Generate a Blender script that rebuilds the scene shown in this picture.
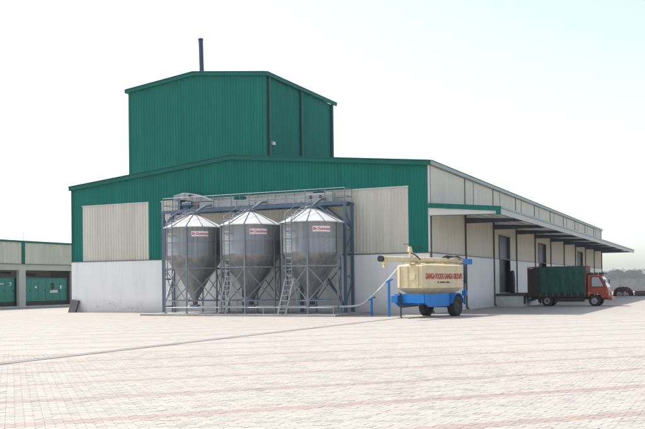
import bpy, bmesh, math, random
from mathutils import Vector, Matrix
random.seed(7)
R = math.radians
sc = bpy.context.scene
col = sc.collection
for o in list(bpy.data.objects): bpy.data.objects.remove(o)

# ------------------------------------------------------------------ camera
cd = bpy.data.cameras.new('camera'); cam = bpy.data.objects.new('camera', cd); col.objects.link(cam)
cd.sensor_width = 36.0; cd.lens = 862.1 / 645 * 36
cd.shift_y = 61.64 / 645
cd.clip_start = 0.1; cd.clip_end = 6000
r_ = Vector((0.905012, 0.425242, -0.011041)); u_ = Vector((0.014320, -0.004515, 0.999887)); f_ = Vector((-0.425144, 0.905069, 0.010175))
M = Matrix.Identity(4)
for i in range(3): M[i][0] = r_[i]; M[i][1] = u_[i]; M[i][2] = -f_[i]
CAM = Vector((14.308, -43.904, 1.6))
M.translation = CAM
cam.matrix_world = M
sc.camera = cam

# ------------------------------------------------------------------ sky, sun, exposure
TO_SUN = Vector((-0.70, 0.03, 1.0)).normalized()
w = bpy.data.worlds.new('World'); sc.world = w; w.use_nodes = True
nt = w.node_tree; nt.nodes.clear()
sky = nt.nodes.new('ShaderNodeTexSky'); sky.sky_type = 'NISHITA'; sky.sun_disc = False
sky.sun_elevation = math.asin(TO_SUN.z); sky.sun_rotation = math.atan2(TO_SUN.x, TO_SUN.y)
sky.air_density = 0.9; sky.dust_density = 1.9; sky.ozone_density = 0.5; sky.altitude = 0
bg = nt.nodes.new('ShaderNodeBackground'); bg.inputs[1].default_value = 0.128
wo = nt.nodes.new('ShaderNodeOutputWorld')
hs_ = nt.nodes.new('ShaderNodeHueSaturation'); hs_.inputs['Saturation'].default_value = 0.66     # milky, dust-laden sky
nt.links.new(sky.outputs[0], hs_.inputs['Color']); nt.links.new(hs_.outputs[0], bg.inputs[0]); nt.links.new(bg.outputs[0], wo.inputs[0])
sd = bpy.data.lights.new('sun', 'SUN'); sd.energy = 2.35; sd.angle = R(0.6); sd.color = (1.0, 0.955, 0.88)
sun = bpy.data.objects.new('sun', sd); col.objects.link(sun)
sun.rotation_euler = (-TO_SUN).to_track_quat('-Z', 'Y').to_euler(); sun.location = (-60, 0, 90)
sc.view_settings.view_transform = 'Standard'; sc.view_settings.look = 'None'
sc.view_settings.gamma = 1.0; sc.view_settings.use_curve_mapping = False
sc.view_settings.exposure = 1.2
sc.cycles.max_bounces = 6; sc.cycles.diffuse_bounces = 4

# ------------------------------------------------------------------ mesh helpers
class MB:
    def __init__(s): s.v = []; s.f = []; s.smooth = []
    def add(s, vs, fs, smooth=False):
        n = len(s.v); s.v += [tuple(p) for p in vs]
        for f in fs: s.f.append(tuple(i + n for i in f)); s.smooth.append(smooth)
        return s
    def box(s, x0, x1, y0, y1, z0, z1):
        vs = [(x, y, z) for z in (z0, z1) for y in (y0, y1) for x in (x0, x1)]
        return s.add(vs, [(0,2,3,1), (4,5,7,6), (0,1,5,4), (2,6,7,3), (0,4,6,2), (1,3,7,5)])
    def bar(s, a, b, w, h, up=(0,0,1)):
        a = Vector(a); b = Vector(b); d = (b - a).normalized(); up = Vector(up)
        if abs(d.dot(up)) > 0.99: up = Vector((0,1,0))
        x = d.cross(up).normalized(); y = x.cross(d)
        vs = []
        for p in (a, b):
            for sx, sy in ((-1,-1), (1,-1), (1,1), (-1,1)): vs.append(p + x*sx*w/2 + y*sy*h/2)
        return s.add(vs, [(3,2,1,0), (4,5,6,7), (0,1,5,4), (1,2,6,5), (2,3,7,6), (3,0,4,7)])
    def cyl(s, a, b, r0, r1=None, n=10, caps=True):
        r1 = r0 if r1 is None else r1
        a = Vector(a); b = Vector(b); d = (b - a).normalized()
        up = Vector((0,0,1)) if abs(d.z) < 0.95 else Vector((0,1,0))
        x = d.cross(up).normalized(); y = d.cross(x)
        vs = []
        for p, r in ((a, r0), (b, r1)):
            for i in range(n):
                t = 2*math.pi*i/n; vs.append(p + x*math.cos(t)*r + y*math.sin(t)*r)
        s.add(vs, [(i, (i+1) % n, n + (i+1) % n, n + i) for i in range(n)], True)
        if caps: s.add(vs[:n], [tuple(range(n-1, -1, -1))]); s.add(vs[n:], [tuple(range(n))])
        return s
    def tube(s, pts, r, n=8):
        pts = [Vector(p) for p in pts]; rings = []
        prev = None
        for i, p in enumerate(pts):
            d = (pts[min(i+1, len(pts)-1)] - pts[max(i-1, 0)]).normalized()
            up = Vector((0,0,1)) if abs(d.z) < 0.95 else Vector((0,1,0))
            x = d.cross(up).normalized()
            if prev is not None and x.dot(prev) < 0: x = -x
            prev = x; y = d.cross(x)
            rr = r[i] if isinstance(r, (list, tuple)) else r
            rings += [p + x*math.cos(2*math.pi*k/n)*rr + y*math.sin(2*math.pi*k/n)*rr for k in range(n)]
        fs = [(i*n+k, i*n+(k+1) % n, (i+1)*n+(k+1) % n, (i+1)*n+k) for i in range(len(pts)-1) for k in range(n)]
        s.add(rings, fs, True)
        s.add(rings[:n], [tuple(range(n-1, -1, -1))]); s.add(rings[-n:], [tuple(range(n))])
        return s
    def lathe(s, prof, n=32, a0=0, a1=2*math.pi, c=(0,0,0), axis='z', smooth=True):
        full = abs(a1 - a0 - 2*math.pi) < 1e-6; m = n if full else n + 1
        vs = []
        for r, z in prof:
            for i in range(m):
                t = a0 + (a1 - a0)*i/n
                p = (r*math.cos(t), r*math.sin(t), z)
                if axis == 'y': p = (p[0], p[2], p[1])
                vs.append((p[0]+c[0], p[1]+c[1], p[2]+c[2]))
        fs = []
        for j in range(len(prof)-1):
            for i in range(n):
                k = (i+1) % m
                fs.append((j*m+i, j*m+k, (j+1)*m+k, (j+1)*m+i))
        return s.add(vs, fs, smooth)
    def prism(s, poly, d0, d1, axis='y'):
        def P(a, b, d): return {'y': (a, d, b), 'x': (d, a, b), 'z': (a, b, d)}[axis]
        n = len(poly); vs = [P(a, b, d0) for a, b in poly] + [P(a, b, d1) for a, b in poly]
        return s.add(vs, [tuple(range(n-1, -1, -1)), tuple(range(n, 2*n))] + [(i, (i+1) % n, n+(i+1) % n, n+i) for i in range(n)])
    def mesh(s, name, mat):
        me = bpy.data.meshes.new(name); me.from_pydata(s.v, [], s.f); me.update()
        bm = bmesh.new(); bm.from_mesh(me); bmesh.ops.recalc_face_normals(bm, faces=bm.faces); bm.to_mesh(me); bm.free()
        me.polygons.foreach_set('use_smooth', s.smooth[:len(me.polygons)])
        if mat: me.materials.append(mat)
        return me
    def build(s, name, mat, parent=None, bevel=0.0):
        o = bpy.data.objects.new(name, s.mesh(name, mat)); col.objects.link(o)
        if parent is not None: o.parent = parent
        if bevel:
            m = o.modifiers.new('bevel', 'BEVEL'); m.width = bevel; m.segments = 2; m.limit_method = 'ANGLE'; m.angle_limit = R(40)
        return o
def from_mesh(name, me, parent=None):
    o = bpy.data.objects.new(name, me); col.objects.link(o)
    if parent is not None: o.parent = parent
    return o
def empty(name, loc=(0,0,0), rz=0):
    o = bpy.data.objects.new(name, None); col.objects.link(o); o.location = loc; o.rotation_euler.z = rz
    o.empty_display_size = 0.3
    return o
def tag(o, label, cat, group=None):
    o['label'] = label; o['category'] = cat
    if group: o['group'] = group
    return o
def struct(o): o['kind'] = 'structure'; return o
def copy_tree(o, parent=None):
    c = o.copy(); col.objects.link(c); c.parent = parent
    for ch in list(o.children): copy_tree(ch, c)
    return c
def text_mesh(name, body, size, mat, width=None, shear=0.0, extrude=0.003, bold=0.0):
    cu = bpy.data.curves.new('text', 'FONT'); cu.body = body; cu.size = size; cu.align_x = 'CENTER'; cu.align_y = 'CENTER'
    cu.extrude = extrude; cu.shear = shear; cu.offset = bold; cu.resolution_u = 3
    t = bpy.data.objects.new('text', cu); col.objects.link(t)
    dg = bpy.context.evaluated_depsgraph_get(); me = bpy.data.meshes.new_from_object(t.evaluated_get(dg))
    bpy.data.objects.remove(t); bpy.data.curves.remove(cu)
    if width:
        xs = [v.co.x for v in me.vertices]; k = width / (max(xs) - min(xs))
        for v in me.vertices: v.co.x *= k
    me.name = name; me.materials.clear(); me.materials.append(mat)
    return me

# ------------------------------------------------------------------ materials
class NT:
    def __init__(s, name):
        s.m = bpy.data.materials.new(name); s.m.use_nodes = True; s.t = s.m.node_tree; s.t.nodes.clear()
        s.out = s.n('ShaderNodeOutputMaterial'); s.b = s.n('ShaderNodeBsdfPrincipled'); s.l(s.b.outputs[0], s.out.inputs[0])
    def n(s, t): return s.t.nodes.new(t)
    def l(s, a, b): s.t.links.new(a, b)
    def set(s, i, v):
        if isinstance(v, (int, float)): i.default_value = v
        elif isinstance(v, (tuple, list)): i.default_value = tuple(v) + (1,) if len(v) == 3 and len(i.default_value) == 4 else v
        else: s.l(v, i)
    def math(s, op, a, b=0.0, c=0.0):
        n = s.n('ShaderNodeMath'); n.operation = op
        for i, v in zip(n.inputs, (a, b, c)): s.set(i, v)
        return n.outputs[0]
    def noise(s, scale, vec=None, detail=4, rough=0.55, dim='3D'):
        n = s.n('ShaderNodeTexNoise'); n.inputs['Scale'].default_value = scale; n.inputs['Detail'].default_value = detail; n.inputs['Roughness'].default_value = rough
        if vec is not None: s.l(vec, n.inputs['Vector'])
        return n.outputs[0]
    def ramp(s, v, a, b, ca=0.0, cb=1.0):
        n = s.n('ShaderNodeMapRange'); n.clamp = True
        for k, x in zip(('From Min', 'From Max', 'To Min', 'To Max'), (a, b, ca, cb)): n.inputs[k].default_value = x
        s.set(n.inputs['Value'], v); return n.outputs[0]
    def mix(s, f, a, b, mode='MIX'):
        n = s.n('ShaderNodeMix'); n.data_type = 'RGBA'; n.blend_type = mode
        s.set(n.inputs[0], f); s.set(n.inputs[6], a); s.set(n.inputs[7], b); return n.outputs[2]
    def pos(s): return s.n('ShaderNodeNewGeometry').outputs['Position']
    def objc(s): return s.n('ShaderNodeTexCoord').outputs['Object']
    def rnd(s): return s.n('ShaderNodeObjectInfo').outputs['Random']
    def sep(s, v):
        n = s.n('ShaderNodeSeparateXYZ'); s.l(v, n.inputs[0]); return n.outputs
    def scale(s, v, k):
        n = s.n('ShaderNodeVectorMath'); n.operation = 'MULTIPLY'; s.l(v, n.inputs[0]); n.inputs[1].default_value = k; return n.outputs[0]
    def bump(s, h, strength=0.3, dist=0.01):
        n = s.n('ShaderNodeBump'); n.inputs['Strength'].default_value = strength; n.inputs['Distance'].default_value = dist
        s.l(h, n.inputs['Height']); s.l(n.outputs[0], s.b.inputs['Normal'])
    def fin(s, color, rough=0.6, metal=0.0, spec=0.5):
        s.set(s.b.inputs['Base Color'], color); s.set(s.b.inputs['Roughness'], rough); s.set(s.b.inputs['Metallic'], metal)
        s.b.inputs['Specular IOR Level'].default_value = spec
        return s.m
def c3(c, k): return tuple(x*k for x in c)
def paint(name, c, rough=0.5, var=0.14, dirt=0.12, scale=1.3, metal=0.0, spec=0.4, dirtc=(0.22,0.19,0.15)):
    t = NT(name); p = t.pos()
    streak = t.noise(1.0, t.scale(p, (2.2, 2.2, 0.25)), 5, 0.6)
    fine = t.noise(9*scale, p, 4)
    k = t.ramp(streak, 0.3, 0.7, 1-var, 1+var*0.6)
    base = t.mix(1.0, c, (1,1,1), 'MULTIPLY')
    hs = t.n('ShaderNodeHueSaturation'); t.l(base, hs.inputs['Color']); t.l(k, hs.inputs['Value'])
    rv = t.ramp(t.rnd(), 0, 1, 1-var*0.45, 1+var*0.45)
    hs2 = t.n('ShaderNodeHueSaturation'); t.l(hs.outputs[0], hs2.inputs['Color']); t.l(rv, hs2.inputs['Value'])
    cc = t.mix(t.ramp(fine, 0.52, 0.8, 0, dirt), hs2.outputs[0], dirtc)
    return t.fin(cc, t.ramp(fine, 0.3, 0.7, rough-0.08, rough+0.1), metal, spec)
def galv(name, c=(0.42,0.44,0.46), rough=0.48, metal=0.75):
    t = NT(name); p = t.pos(); o = t.objc()
    v = t.n('ShaderNodeTexVoronoi'); v.inputs['Scale'].default_value = 28; t.l(p, v.inputs['Vector'])
    sp = t.sep(v.outputs['Color'])[0]
    big = t.noise(1.0, t.scale(p, (4.5, 4.5, 0.22)), 5, 0.62)  # tall streaks put the reflections of uneven panels into the colour
    k = t.math('ADD', t.ramp(sp, 0, 1, -0.06, 0.06), t.ramp(big, 0.3, 0.7, 0.68, 1.18))
    k = t.math('ADD', k, t.ramp(t.rnd(), 0, 1, -0.10, 0.10))
    hs = t.n('ShaderNodeHueSaturation'); hs.inputs['Color'].default_value = (*c, 1); t.l(k, hs.inputs['Value'])
    cc = t.mix(t.ramp(t.noise(3.0, p, 6, 0.65), 0.55, 0.8, 0, 0.22), hs.outputs[0], (0.19,0.19,0.185))
    return t.fin(cc, t.ramp(big, 0.3, 0.7, rough-0.12, rough+0.12), metal, 0.5)

# paver layout shared by the paved yard's material and its separate pavers
PL, PH, PA = 0.22, 0.1085, 0.072
PV0 = -32.6 - 1.5*PH - PA/2
def paving():
    t = NT('concrete_pavers'); p = t.pos(); x, y, z = t.sep(p)
    s2 = 1/math.sqrt(2)
    u = t.math('MULTIPLY', t.math('ADD', x, y), s2)
    v = t.math('SUBTRACT', t.math('MULTIPLY', t.math('SUBTRACT', y, x), s2), PV0)
    ul = t.math('DIVIDE', u, PL)
    tri = t.math('SUBTRACT', 1.0, t.math('ABSOLUTE', t.math('SUBTRACT', t.math('MULTIPLY', t.math('FRACT', ul), 2.0), 1.0)))
    vh = t.math('DIVIDE', t.math('SUBTRACT', v, t.math('MULTIPLY', tri, PA)), PH)
    row = t.math('FLOOR', vh); fv = t.math('FRACT', vh)
    par = t.math('FLOORED_MODULO', row, 2.0)
    uu = t.math('ADD', ul, t.math('MULTIPLY', par, 0.5)); cell = t.math('FLOOR', uu); fu = t.math('FRACT', uu)
    red = t.math('LESS_THAN', t.math('FLOORED_MODULO', row, 20.0), 2.5)
    cb = t.n('ShaderNodeCombineXYZ'); t.l(cell, cb.inputs[0]); t.l(row, cb.inputs[1])
    wn = t.n('ShaderNodeTexWhiteNoise'); wn.noise_dimensions = '3D'; t.l(cb.outputs[0], wn.inputs['Vector'])
    ra, rb, rc = t.sep(wn.outputs['Color'])
    base = t.mix(ra, (0.41,0.38,0.335), (0.37,0.343,0.302))
    base = t.mix(t.math('GREATER_THAN', rb, 0.88), base, (0.31,0.285,0.25))
    base = t.mix(red, base, t.mix(rc, (0.345,0.258,0.228), (0.315,0.243,0.217)))
    jv = t.math('MULTIPLY', t.math('MINIMUM', fv, t.math('SUBTRACT', 1.0, fv)), PH)
    ju = t.math('MULTIPLY', t.math('MINIMUM', fu, t.math('SUBTRACT', 1.0, fu)), PL)
    joint = t.math('LESS_THAN', t.math('MINIMUM', jv, ju), 0.0042)
    big = t.noise(0.12, p, 5, 0.6); mid = t.noise(1.1, p, 6, 0.65); fine = t.noise(55, p, 3)
    base = t.mix(t.ramp(big, 0.35, 0.68, 0.0, 0.30), base, (0.44,0.40,0.335))
    base = t.mix(t.ramp(mid, 0.5, 0.75, 0.0, 0.42), base, (0.28,0.25,0.21))
    base = t.mix(t.ramp(fine, 0.35, 0.65, 0.0, 0.16), base, (0.27,0.255,0.235))
    spot = t.noise(0.55, t.scale(p, (1,1,1)), 3, 0.5)
    base = t.mix(t.ramp(spot, 0.64, 0.78, 0.0, 0.45), base, (0.2,0.185,0.17))
    base = t.mix(t.math('MULTIPLY', joint, 0.55), base, (0.19,0.172,0.148))
    t.bump(fine, 0.25, 0.004)
    return t.fin(base, 0.85, 0, 0.3)
def masonry():
    t = NT('white_render'); p = t.pos(); x, y, z = t.sep(p)
    big = t.noise(0.45, p, 6, 0.62); streak = t.noise(1.0, t.scale(p, (3.0, 3.0, 0.22)), 6, 0.6); fine = t.noise(14, p, 5)
    c = t.mix(t.ramp(big, 0.35, 0.7, 0, 0.6), (0.80,0.785,0.755), (0.72,0.71,0.69))
    c = t.mix(t.ramp(streak, 0.5, 0.78, 0, 0.35), c, (0.50,0.50,0.49))
    low = t.ramp(t.math('ADD', z, t.math('MULTIPLY', fine, -0.5)), -0.3, 0.7, 0.7, 0.0)
    c = t.mix(low, c, (0.42,0.39,0.35))
    # scuffs and scrawls low on the render
    n1 = t.noise(1.4, t.scale(p, (1,1,1.6)), 2, 0.5); n2 = t.math('ABSOLUTE', t.math('SUBTRACT', t.noise(7, p, 2, 0.5), 0.5))
    band = t.math('MULTIPLY', t.ramp(z, 0.12, 0.25, 0, 1), t.ramp(z, 0.85, 0.6, 0, 1))
    zone = t.math('MULTIPLY', t.ramp(x, -22.6, -22.2, 0, 1), t.ramp(x, -18.3, -18.8, 0, 1))
    zone = t.math('MAXIMUM', zone, t.math('MULTIPLY', t.ramp(x, -0.3, -0.1, 0, 0.7), t.ramp(n1, 0.5, 0.55, 0, 1)))
    sc_ = t.math('MULTIPLY', t.math('MULTIPLY', band, zone), t.math('MULTIPLY', t.ramp(n2, 0.022, 0.012, 0, 1), t.ramp(n1, 0.48, 0.56, 0, 0.55)))
    c = t.mix(sc_, c, (0.06,0.06,0.065))
    t.bump(fine, 0.2, 0.006)
    return t.fin(c, 0.8, 0, 0.3)
def concrete(name, c=(0.42,0.41,0.39), dark=0.6):
    t = NT(name); p = t.pos()
    a = t.noise(0.9, p, 6, 0.65); b = t.noise(18, p, 5)
    k = t.mix(t.ramp(a, 0.35, 0.7, 0, 1), c, c3(c, dark)); k = t.mix(t.ramp(b, 0.5, 0.75, 0, 0.4), k, c3(c, 0.5))
    t.bump(b, 0.3, 0.006); return t.fin(k, 0.85, 0, 0.3)
def leafm(name, a, b):
    t = NT(name); k = t.mix(t.ramp(t.noise(0.9, t.pos(), 3), 0.35, 0.65), a, b)
    k = t.mix(t.ramp(t.rnd(), 0, 1, 0, 0.35), k, (0.07,0.08,0.04)); return t.fin(k, 0.7, 0, 0.2)
def glass(name, c=(0.05,0.065,0.075)):
    t = NT(name); return t.fin(c, 0.08, 0, 0.6)
def tarp(name, c):
    t = NT(name); p = t.pos(); a = t.noise(1.6, t.scale(p, (1.5, 1, 0.7)), 6, 0.6); b = t.noise(7, p, 5)
    k = t.mix(t.ramp(a, 0.35, 0.65), c3(c, 0.72), c3(c, 1.15)); k = t.mix(t.ramp(b, 0.55, 0.8, 0, 0.3), k, (0.16,0.15,0.13))
    t.bump(a, 0.6, 0.06); return t.fin(k, 0.62, 0, 0.3)

GREEN = (0.005, 0.152, 0.115)
m_green = paint('green_cladding', GREEN, 0.6, 0.12, 0.04, spec=0.12)
m_greentrim = paint('green_flashing', (0.006, 0.130, 0.098), 0.55, 0.10, 0.06, spec=0.15)
m_greenpipe = paint('green_downpipe', (0.006, 0.085, 0.07), 0.5, 0.08, 0.05)
m_beige = paint('beige_cladding', (0.575, 0.545, 0.455), 0.5, 0.10, 0.14)
m_beigetrim = paint('beige_flashing', (0.56, 0.55, 0.50), 0.5, 0.06, 0.12)
m_roof = paint('roof_sheet', (0.40, 0.42, 0.40), 0.5, 0.12, 0.2)
m_white = masonry()
m_pipe = paint('dark_downpipe', (0.10, 0.095, 0.085), 0.5, 0.1, 0.1)
m_gutter = paint('grey_green_gutter', (0.27, 0.315, 0.285), 0.5, 0.12, 0.2)
m_fascia = paint('grey_fascia', (0.42, 0.43, 0.40), 0.5, 0.1, 0.15)
m_bluesteel = paint('blue_grey_steel', (0.085, 0.135, 0.20), 0.45, 0.12, 0.15)
m_beam = paint('dark_blue_beam', (0.05, 0.068, 0.095), 0.55, 0.1, 0.1)
m_soffit = paint('soffit_sheet', (0.66, 0.655, 0.62), 0.55, 0.08, 0.1)
m_navy = paint('dark_navy', (0.028, 0.034, 0.052), 0.5, 0.1, 0.05)
m_shutter = paint('steel_shutter', (0.10, 0.13, 0.165), 0.45, 0.1, 0.1)
m_galv = galv('galvanised_sheet', (0.25, 0.258, 0.262), 0.42, 0.45)
m_galvroof = paint('galvanised_roof', (0.56, 0.555, 0.53), 0.5, 0.06, 0.06)
m_rib = galv('galvanised_rib', (0.24, 0.25, 0.26), 0.5, 0.3)
m_leg = galv('galvanised_leg', (0.22, 0.245, 0.275), 0.5, 0.5)
m_leglight = galv('galvanised_post', (0.36, 0.375, 0.385), 0.5, 0.4)
m_casing = paint('pale_conveyor_casing', (0.40, 0.41, 0.39), 0.5, 0.12, 0.2)
m_head = galv('grey_drive_head', (0.33, 0.34, 0.34), 0.5, 0.3)
m_motor = paint('motor_paint', (0.04, 0.13, 0.19), 0.45)
m_dark = paint('black_rubber', (0.022, 0.022, 0.024), 0.7, 0.15, 0.25, dirtc=(0.12,0.11,0.09))
m_tread = paint('tyre_rubber', (0.024, 0.023, 0.023), 0.8, 0.1, 0.5, dirtc=(0.10,0.09,0.075))
m_cream = paint('cream_tank_paint', (0.68, 0.57, 0.35), 0.45, 0.16, 0.28, dirtc=(0.33,0.24,0.13))
m_blue = paint('blue_chassis_paint', (0.012, 0.185, 0.52), 0.5, 0.16, 0.16, spec=0.25)
m_red = paint('red_lettering', (0.42, 0.02, 0.018), 0.5, 0.05, 0.0)
m_ink = paint('dark_lettering', (0.05, 0.04, 0.035), 0.6, 0.05, 0.0)
m_plate = paint('white_plate', (0.78, 0.70, 0.69), 0.45, 0.03, 0.05)
m_pvc = paint('white_pipe', (0.58, 0.60, 0.60), 0.4, 0.08, 0.12)
m_pad = concrete('pad_concrete', (0.40, 0.385, 0.36))
m_dock = concrete('dock_concrete', (0.62, 0.61, 0.585), 0.8)
m_pillar = concrete('shed_plaster', (0.56, 0.54, 0.50), 0.85)
m_genset = paint('generator_green', (0.008, 0.21, 0.165), 0.4, 0.08, 0.05)
m_genseam = paint('generator_seam', (0.004, 0.06, 0.048), 0.5, 0.05, 0.05)
m_black = paint('black_steel', (0.018, 0.018, 0.02), 0.5, 0.1, 0.1)
m_slabdark = concrete('dark_slab', (0.075, 0.075, 0.078), 0.7)
m_cab = paint('orange_cab_paint', (0.31, 0.05, 0.016), 0.4, 0.08, 0.15)
m_yellow = paint('yellow_stripe', (0.62, 0.36, 0.06), 0.45)
m_tarp = tarp('green_tarpaulin', (0.010, 0.082, 0.062))
m_wood = paint('brown_timber', (0.040, 0.030, 0.024), 0.75, 0.25, 0.3)
m_rust = paint('rust_red_board', (0.15, 0.055, 0.032), 0.7, 0.2, 0.3)
m_rim = paint('steel_rim', (0.34, 0.34, 0.33), 0.45, 0.15, 0.3)
m_glass = glass('window_glass')
m_cabglass = glass('pale_cab_glass', (0.34, 0.345, 0.35))  # opaque; the sky seen through the cab is put into the pale colour
m_chrome = paint('lamp_lens', (0.7, 0.7, 0.66), 0.15, 0.02, 0.0)
m_redtarp = tarp('maroon_tarpaulin', (0.085, 0.034, 0.026))
m_sack = paint('white_sack', (0.36, 0.325, 0.29), 0.8, 0.2, 0.5)
m_brownpile = paint('brown_boards', (0.095, 0.055, 0.038), 0.8, 0.25, 0.3)
m_bwall = concrete('boundary_render', (0.30, 0.30, 0.285), 0.8)
m_trunk = paint('bark', (0.09, 0.07, 0.05), 0.9)
m_leaf = [leafm('foliage_a', (0.045,0.075,0.03), (0.075,0.105,0.045)), leafm('foliage_b', (0.06,0.08,0.04), (0.09,0.10,0.05)), leafm('foliage_c', (0.035,0.06,0.028), (0.06,0.085,0.04))]
m_stack = paint('stack_paint', (0.035, 0.05, 0.085), 0.5, 0.15, 0.1)
m_void = paint('dark_interior', (0.03, 0.03, 0.032), 0.9)
m_paver = paving()
def earth():
    t = NT('dry_earth'); p = t.pos(); a = t.noise(0.06, p, 6, 0.6); b = t.noise(1.5, p, 5)
    k = t.mix(t.ramp(a, 0.35, 0.65), (0.26,0.21,0.15), (0.14,0.15,0.075)); k = t.mix(t.ramp(b, 0.4, 0.7, 0, 0.5), k, (0.18,0.15,0.11))
    return t.fin(k, 0.9, 0, 0.2)
m_earth = earth()
m_drain = concrete('drain_concrete', (0.42, 0.39, 0.345), 0.85)

# ------------------------------------------------------------------ ground
struct(MB().add([(-900,-900,-0.05),(900,-900,-0.05),(900,1400,-0.05),(-900,1400,-0.05)], [(0,1,2,3)]).build('ground', m_earth))
yard = struct(MB().add([(-140,-90,-0.005),(140,-90,-0.005),(140,107,-0.005),(-140,107,-0.005)], [(0,1,2,3)]).build('paved_yard', m_paver))
eu = Vector((1,1,0))/math.sqrt(2); ev = Vector((-1,1,0))/math.sqrt(2)
def paver_rings(odd):
    g, lo, hi = 0.0022, 0.0, PA
    a, b, c = (hi, lo, hi) if odd else (lo, hi, lo)
    def ring(i, z):
        q = g + i
        return [(-PL/2+q, a+q, z), (0, b+q, z), (PL/2-q, c+q, z), (PL/2-q, c+PH-q, z), (0, b+PH-q, z), (-PL/2+q, a+PH-q, z)]
    vs = ring(0.0035, 0.0) + ring(0.0, -0.0035) + ring(0.0, -0.04)
    fs = [(0,1,4,5), (1,2,3,4)] + [(6*k+i, 6*k+6+i, 6*k+6+(i+1) % 6, 6*k+(i+1) % 6) for k in (0,1) for i in range(6)]
    return [(x, y - PA/2 - PH/2, z) for x, y, z in vs], fs
PR = [paver_rings(False), paver_rings(True)]
pm = []
for k in (0, 1):
    b = MB(); b.add(*PR[k]); me = b.mesh('paver', m_paver); pm.append(me)
fwd2 = Vector((f_.x, f_.y)).normalized(); rt2 = Vector((fwd2.y, -fwd2.x))
cells = []
for j in range(-120, 160):
    for i in range(-260, 130):
        u = (i + 0.5 - 0.5*(j % 2))*PL; v = PV0 + j*PH + PA/2 + PH/2
        P = eu*u + ev*v; d = Vector((P.x - CAM.x, P.y - CAM.y)); z = d.dot(fwd2); x = d.dot(rt2)
        if 7.6 < z < 21 and abs(x) < 0.40*z + 1.2:
            px = 322.5 + 862*x/z; py = 276 + 862*1.6/z
            vis = 4 < px < 641 and py < 428
            if P.x - 0.55 < 0.5 and P.x > -0.15: continue      # the drain runs here
            cells.append((z if vis else z + 100, u, v, j))
cells.sort(key=lambda c: c[0])
near, rest = cells[:300], cells[300:]
prx = random.Random(3)
for z, u, v, j in near:
    o = from_mesh('paver', pm[j % 2], yard); P = eu*u + ev*v
    o.location = (P.x, P.y, prx.uniform(-0.0018, 0.0018) + 0.012*0); o.rotation_euler = (prx.gauss(0, 0.006), prx.gauss(0, 0.006), math.pi/4 + prx.gauss(0, 0.006))
b = MB()
for z, u, v, j in rest:
    vs, fs = PR[j % 2]; a = math.pi/4 + prx.gauss(0, 0.006); ca, sa = math.cos(a), math.sin(a); P = eu*u + ev*v
    tx, ty, dz = prx.gauss(0, 0.006), prx.gauss(0, 0.006), prx.uniform(-0.0018, 0.0018)
    b.add([(P.x + x*ca - y*sa, P.y + x*sa + y*ca, zz + dz + x*tx + y*ty) for x, y, zz in vs], fs)
po = bpy.data.meshes.new('pavers'); po.from_pydata(b.v, [], b.f); po.materials.append(m_paver)
o = from_mesh('pavers', po, yard); o['kind'] = 'stuff'
# slot drain running out from the corner of the warehouse
dr = empty('slot_drain', (0.25, -20, 0)); struct(dr)
for k in range(40):
    y0 = -20 + k*1.0 - 20.0 - 5; 
    if y0 > -5: break
    for sx in (-1, 1):
        q = MB().box(sx*0.115-0.072, sx*0.115+0.072, y0+20+0.006, y0+21-0.006, -0.03, 0.012 + 0.004*((k*7) % 3)/3)
        q.build('drain_kerb', m_drain, dr)
MB().box(-0.04, 0.04, -25, 15, -0.04, 0.001).build('drain_slot', m_black, dr)

# ------------------------------------------------------------------ warehouse
W, L, HE, HM, HA = 24.38, 69.25, 8.06, 3.24, 9.20
wh = empty('warehouse', (0, 0, 0))
tag(wh, 'long green and beige corrugated warehouse with white base wall and tall green tower', 'warehouse')
def sheet(parent, O, U, N, u0, u1, z0, top, mat, name='cladding_sheet', pitch=0.2, depth=0.024, bot=None):
    """one corrugated sheet on the wall through O along U facing N, from z0 up to top(u)"""
    O = Vector(O); U = Vector(U); N = Vector(N); n = max(1, round((u1-u0)/pitch)); p = (u1-u0)/n
    prof = []
    for i in range(n):
        a = u0 + i*p
        prof += [(a, 0), (a + p*0.56, 0), (a + p*0.68, depth), (a + p*0.86, depth), (a + p*0.985, 0)]
    prof.append((u1, 0))
    tf = top if callable(top) else (lambda u: top)
    bf = bot if bot else (lambda u: z0)
    vs = []
    for u, d in prof:
        q = O + U*u + N*d
        vs += [(q.x, q.y, bf(u)), (q.x, q.y, tf(u))]
    b = MB(); b.add(vs, [(2*i, 2*i+2, 2*i+3, 2*i+1) for i in range(len(prof)-1)])
    return b.build(name, mat, parent)
def sheets(parent, O, U, N, u0, u1, z0, top, mat, width=1.0, **k):
    n = max(1, round((u1-u0)/width)); s = (u1-u0)/n
    for i in range(n): sheet(parent, Vector(O) + Vector(N)*(0.003*(i % 2)), U, N, u0+i*s, u0+(i+1)*s, z0, top, mat, **k)
gab = lambda x: HE - 0.10 + (HA-HE)*(1 - abs(x + W/2)/(W/2))
# solid body behind the skins
MB().prism([(-W+0.15, 0), (-0.65, 0), (-0.65, HE-0.2), (-W/2, HA-0.25), (-W+0.15, HE-0.2)], 0.35, L-0.15).build('core_wall', m_void, wh)
MB().box(-W, 0, 0, 0.3, 0, HM).build('base_wall', m_white, wh)
MB().box(-W, -W+0.3, 0.302, L, 0, HM).build('base_wall', m_white, wh)
MB().box(-W+0.3, 0, L-0.3, L, 0, HM).build('base_wall', m_white, wh)
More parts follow.
